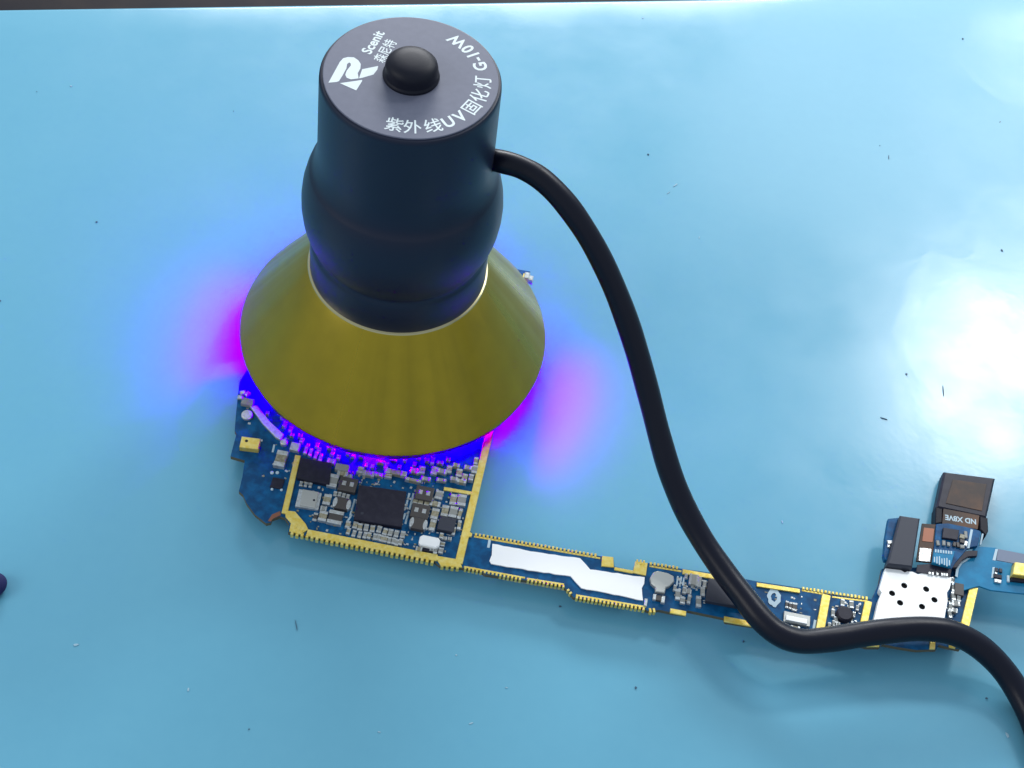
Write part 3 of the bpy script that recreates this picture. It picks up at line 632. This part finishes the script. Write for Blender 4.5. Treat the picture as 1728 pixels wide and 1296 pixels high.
# --- modules plugged into the right end
slab = lambda name, px, z1, z0, m_, par, bev=.08: (lambda o: (setattr(o, 'parent', par), o)[1])(prism(name, px, z1, z0, m_, par, bev))
mod = bc_(prism('sensor_module', [(1519, 869), (1553, 874), (1540, 957), (1497, 952)], 5.8, 3.5, 'chip_grey', board, .25))
slab('side_plate', [(1499, 875), (1520, 873), (1512, 950), (1493, 944), (1491, 936), (1493, 918), (1494, 905)], 4.6, 3.6, 'mask', mod)
bm = bmesh.new(); add_rect(bm, at(1502, 915, 4.9), .9, .7, 5.0, 4.604, 0, .1, rot=.2); add_rect(bm, at(1500, 921, 4.8), .5, .6, 4.8, 4.604, 0, .1); finish('solder_blob', bm, 'tin', mod)
fl = bc_(prism('copper_flex', [(1556, 883), (1581, 885), (1575, 950), (1546, 947)], 4.7, 4.45, 'kapton', board, .05))
slab('solder_patch', [(1552, 924), (1572, 926), (1570, 948), (1550, 946)], 4.82, 4.705, 'tin', fl, .04)
slab('copper_pad', [(1559, 890), (1577, 892), (1574, 915), (1556, 913)], 4.76, 4.705, 'copper', fl, .03)
sub = bc_(prism('camera_connector_board', [(1580, 884), (1600, 883), (1640, 891), (1655, 896), (1650, 921), (1634, 924), (1612, 950), (1606, 960), (1574, 951)], 5.0, 4.2, 'mask', board, .06))
slab('chip', [(1592, 890), (1619, 894), (1616, 911), (1590, 907)], 5.5, 5.004, 'chip', sub)
for x, y, w_, d_ in ((1583, 916, .5, .9), (1593, 916, .5, .9), (1601, 918, .5, .7), (1611, 918, .5, .8), (1617, 919, .5, .9), (1624, 905, .8, .8), (1630, 902, .5, 1.3), (1624, 913, .8, .7), (1630, 917, .5, .9), (1624, 922, .7, .6)):
    bm = bmesh.new(); add_rect(bm, at(x, y, 5.3), w_, d_, 5.35, 5.004, 0, .05, rot=random.uniform(-.2, .2)); finish('capacitor', bm, random.choice(('tin', 'grey_cer', 'ceramic', 'dark_cer')), sub)
slab('silkscreen_line', [(1638, 893), (1642, 894), (1636, 925), (1632, 925)], 5.03, 5.004, 'silk', sub, .005)
cs = slab('connector', [(1577, 927), (1612, 930), (1604, 956), (1574, 949)], 5.7, 5.004, 'flexblue', sub)
for i in range(7):
    bm = bmesh.new(); add_rect(bm, at(1579 + i * 4.4, 929.5 + i * .5, 5.75), .25, .6, 5.78, 5.704, 0, .02); add_rect(bm, at(1577 + i * 4.2, 944 + i * .9, 5.75), .2, 1.0 + .3 * (i % 3), 5.75, 5.704, 0, .02); finish('contact', bm, 'silk', sub)
slab('dark_tape', [(1574, 951), (1606, 960), (1604, 973), (1546, 965), (1548, 953)], 4.9, 4.75, 'chip', sub, .03)
for x in (1569, 1574, 1582, 1590, 1594, 1598):
    bm = bmesh.new(); add_rect(bm, at(x, 967 + (x - 1569) * .1, 5.0), .35, .5, 5.0, 4.904, 0, .03); finish('contact', bm, 'tin', sub)
slab('dark_flex', [(1607, 958), (1611, 942), (1620, 933), (1634, 929), (1650, 929), (1649, 938), (1634, 939), (1624, 945), (1616, 957)], 4.9, 4.3, 'chip', sub, .05)
slab('white_edge', [(1612, 972), (1614, 956), (1622, 946), (1632, 943), (1632, 946), (1624, 950), (1618, 960), (1616, 974)], 4.35, 4.25, 'silk', sub, .01)
fx = bc_(prism('flex_ribbon', [(1656, 898), (1652, 922), (1682, 924), (1681, 946), (1745, 958), (1790, 966), (1790, 1014), (1728, 1002), (1672, 996), (1652, 989), (1640, 992), (1620, 998), (1610, 985), (1616, 958), (1640, 940), (1645, 900)], 4.15, 3.85, 'flexblue', board, .05))
slab('grey_film', [(1684, 926), (1745, 938), (1790, 946), (1790, 965), (1745, 957), (1681, 945)], 4.05, 3.88, 'flexgrey', fx, .02)
for q in ([(1680, 926), (1684, 927), (1680, 946), (1675, 945)], [(1675, 957), (1679, 957), (1676, 975), (1673, 975)], [(1657, 900), (1660, 901), (1656, 919), (1653, 919)]): slab('silkscreen_line', q, 4.19, 4.154, 'silk', fx, .01)
gp = slab('gold_button', [(1713, 948), (1750, 953), (1748, 974), (1709, 969)], 5.6, 4.154, 'gold', fx, .12)
slab('button_base', [(1710, 950), (1754, 957), (1752, 985), (1706, 979)], 4.7, 4.153, 'chip', fx, .08)
for x, y, w_, d_, m_ in ((1682, 961, .5, .7, 'chip_grey'), (1689, 962, .5, .7, 'chip_grey'), (1684, 972, 1.3, .7, 'chip'), (1684, 980, 1.1, .6, 'tin'), (1702, 976, .4, 1.2, 'silk'), (1681, 968, .4, .6, 'tin')):
    bm = bmesh.new(); add_rect(bm, at(x, y, 4.5), w_, d_, 4.5, 4.154, 0, .05); finish('capacitor', bm, m_, fx)
# camera module, lens side down
cm = empty('camera_module'); cm.parent = board; bc_(cm)
hz = 2.6
hs = prism('housing', [(1593, 795), (1680, 806), (1665, 874), (1580, 856)], hz, 0.3, 'chip', cm, .35)
slab('brown_backing', [(1608, 809), (1665, 817), (1657, 862), (1596, 849)], hz + .09, hz + .004, 'kapton', hs, .03)
for q in ([(1579, 855), (1591, 858), (1590, 882), (1578, 884)], [(1653, 870), (1667, 874), (1668, 896), (1664, 904), (1654, 893)]): slab('bracket_leg', q, 2.45, 0.3, 'rubber', cm, .15)
fp = prism('flex_cable', [(1592, 858), (1653, 869), (1650, 893), (1590, 884)], 2.5, 2.2, 'kapton', cm, .03)
ta, tb = at(1592, 873, 2.51), at(1650, 882, 2.51); ta2 = math.atan2(tb.y - ta.y, tb.x - ta.x)
tc_ = at(1621, 877, 2.51)
tx = lay_text([('ND X8VE', 1.4, (tc_.x, tc_.y), ta2 + math.pi, .92)], 'printed_code', fp, 2.512, 'silk')
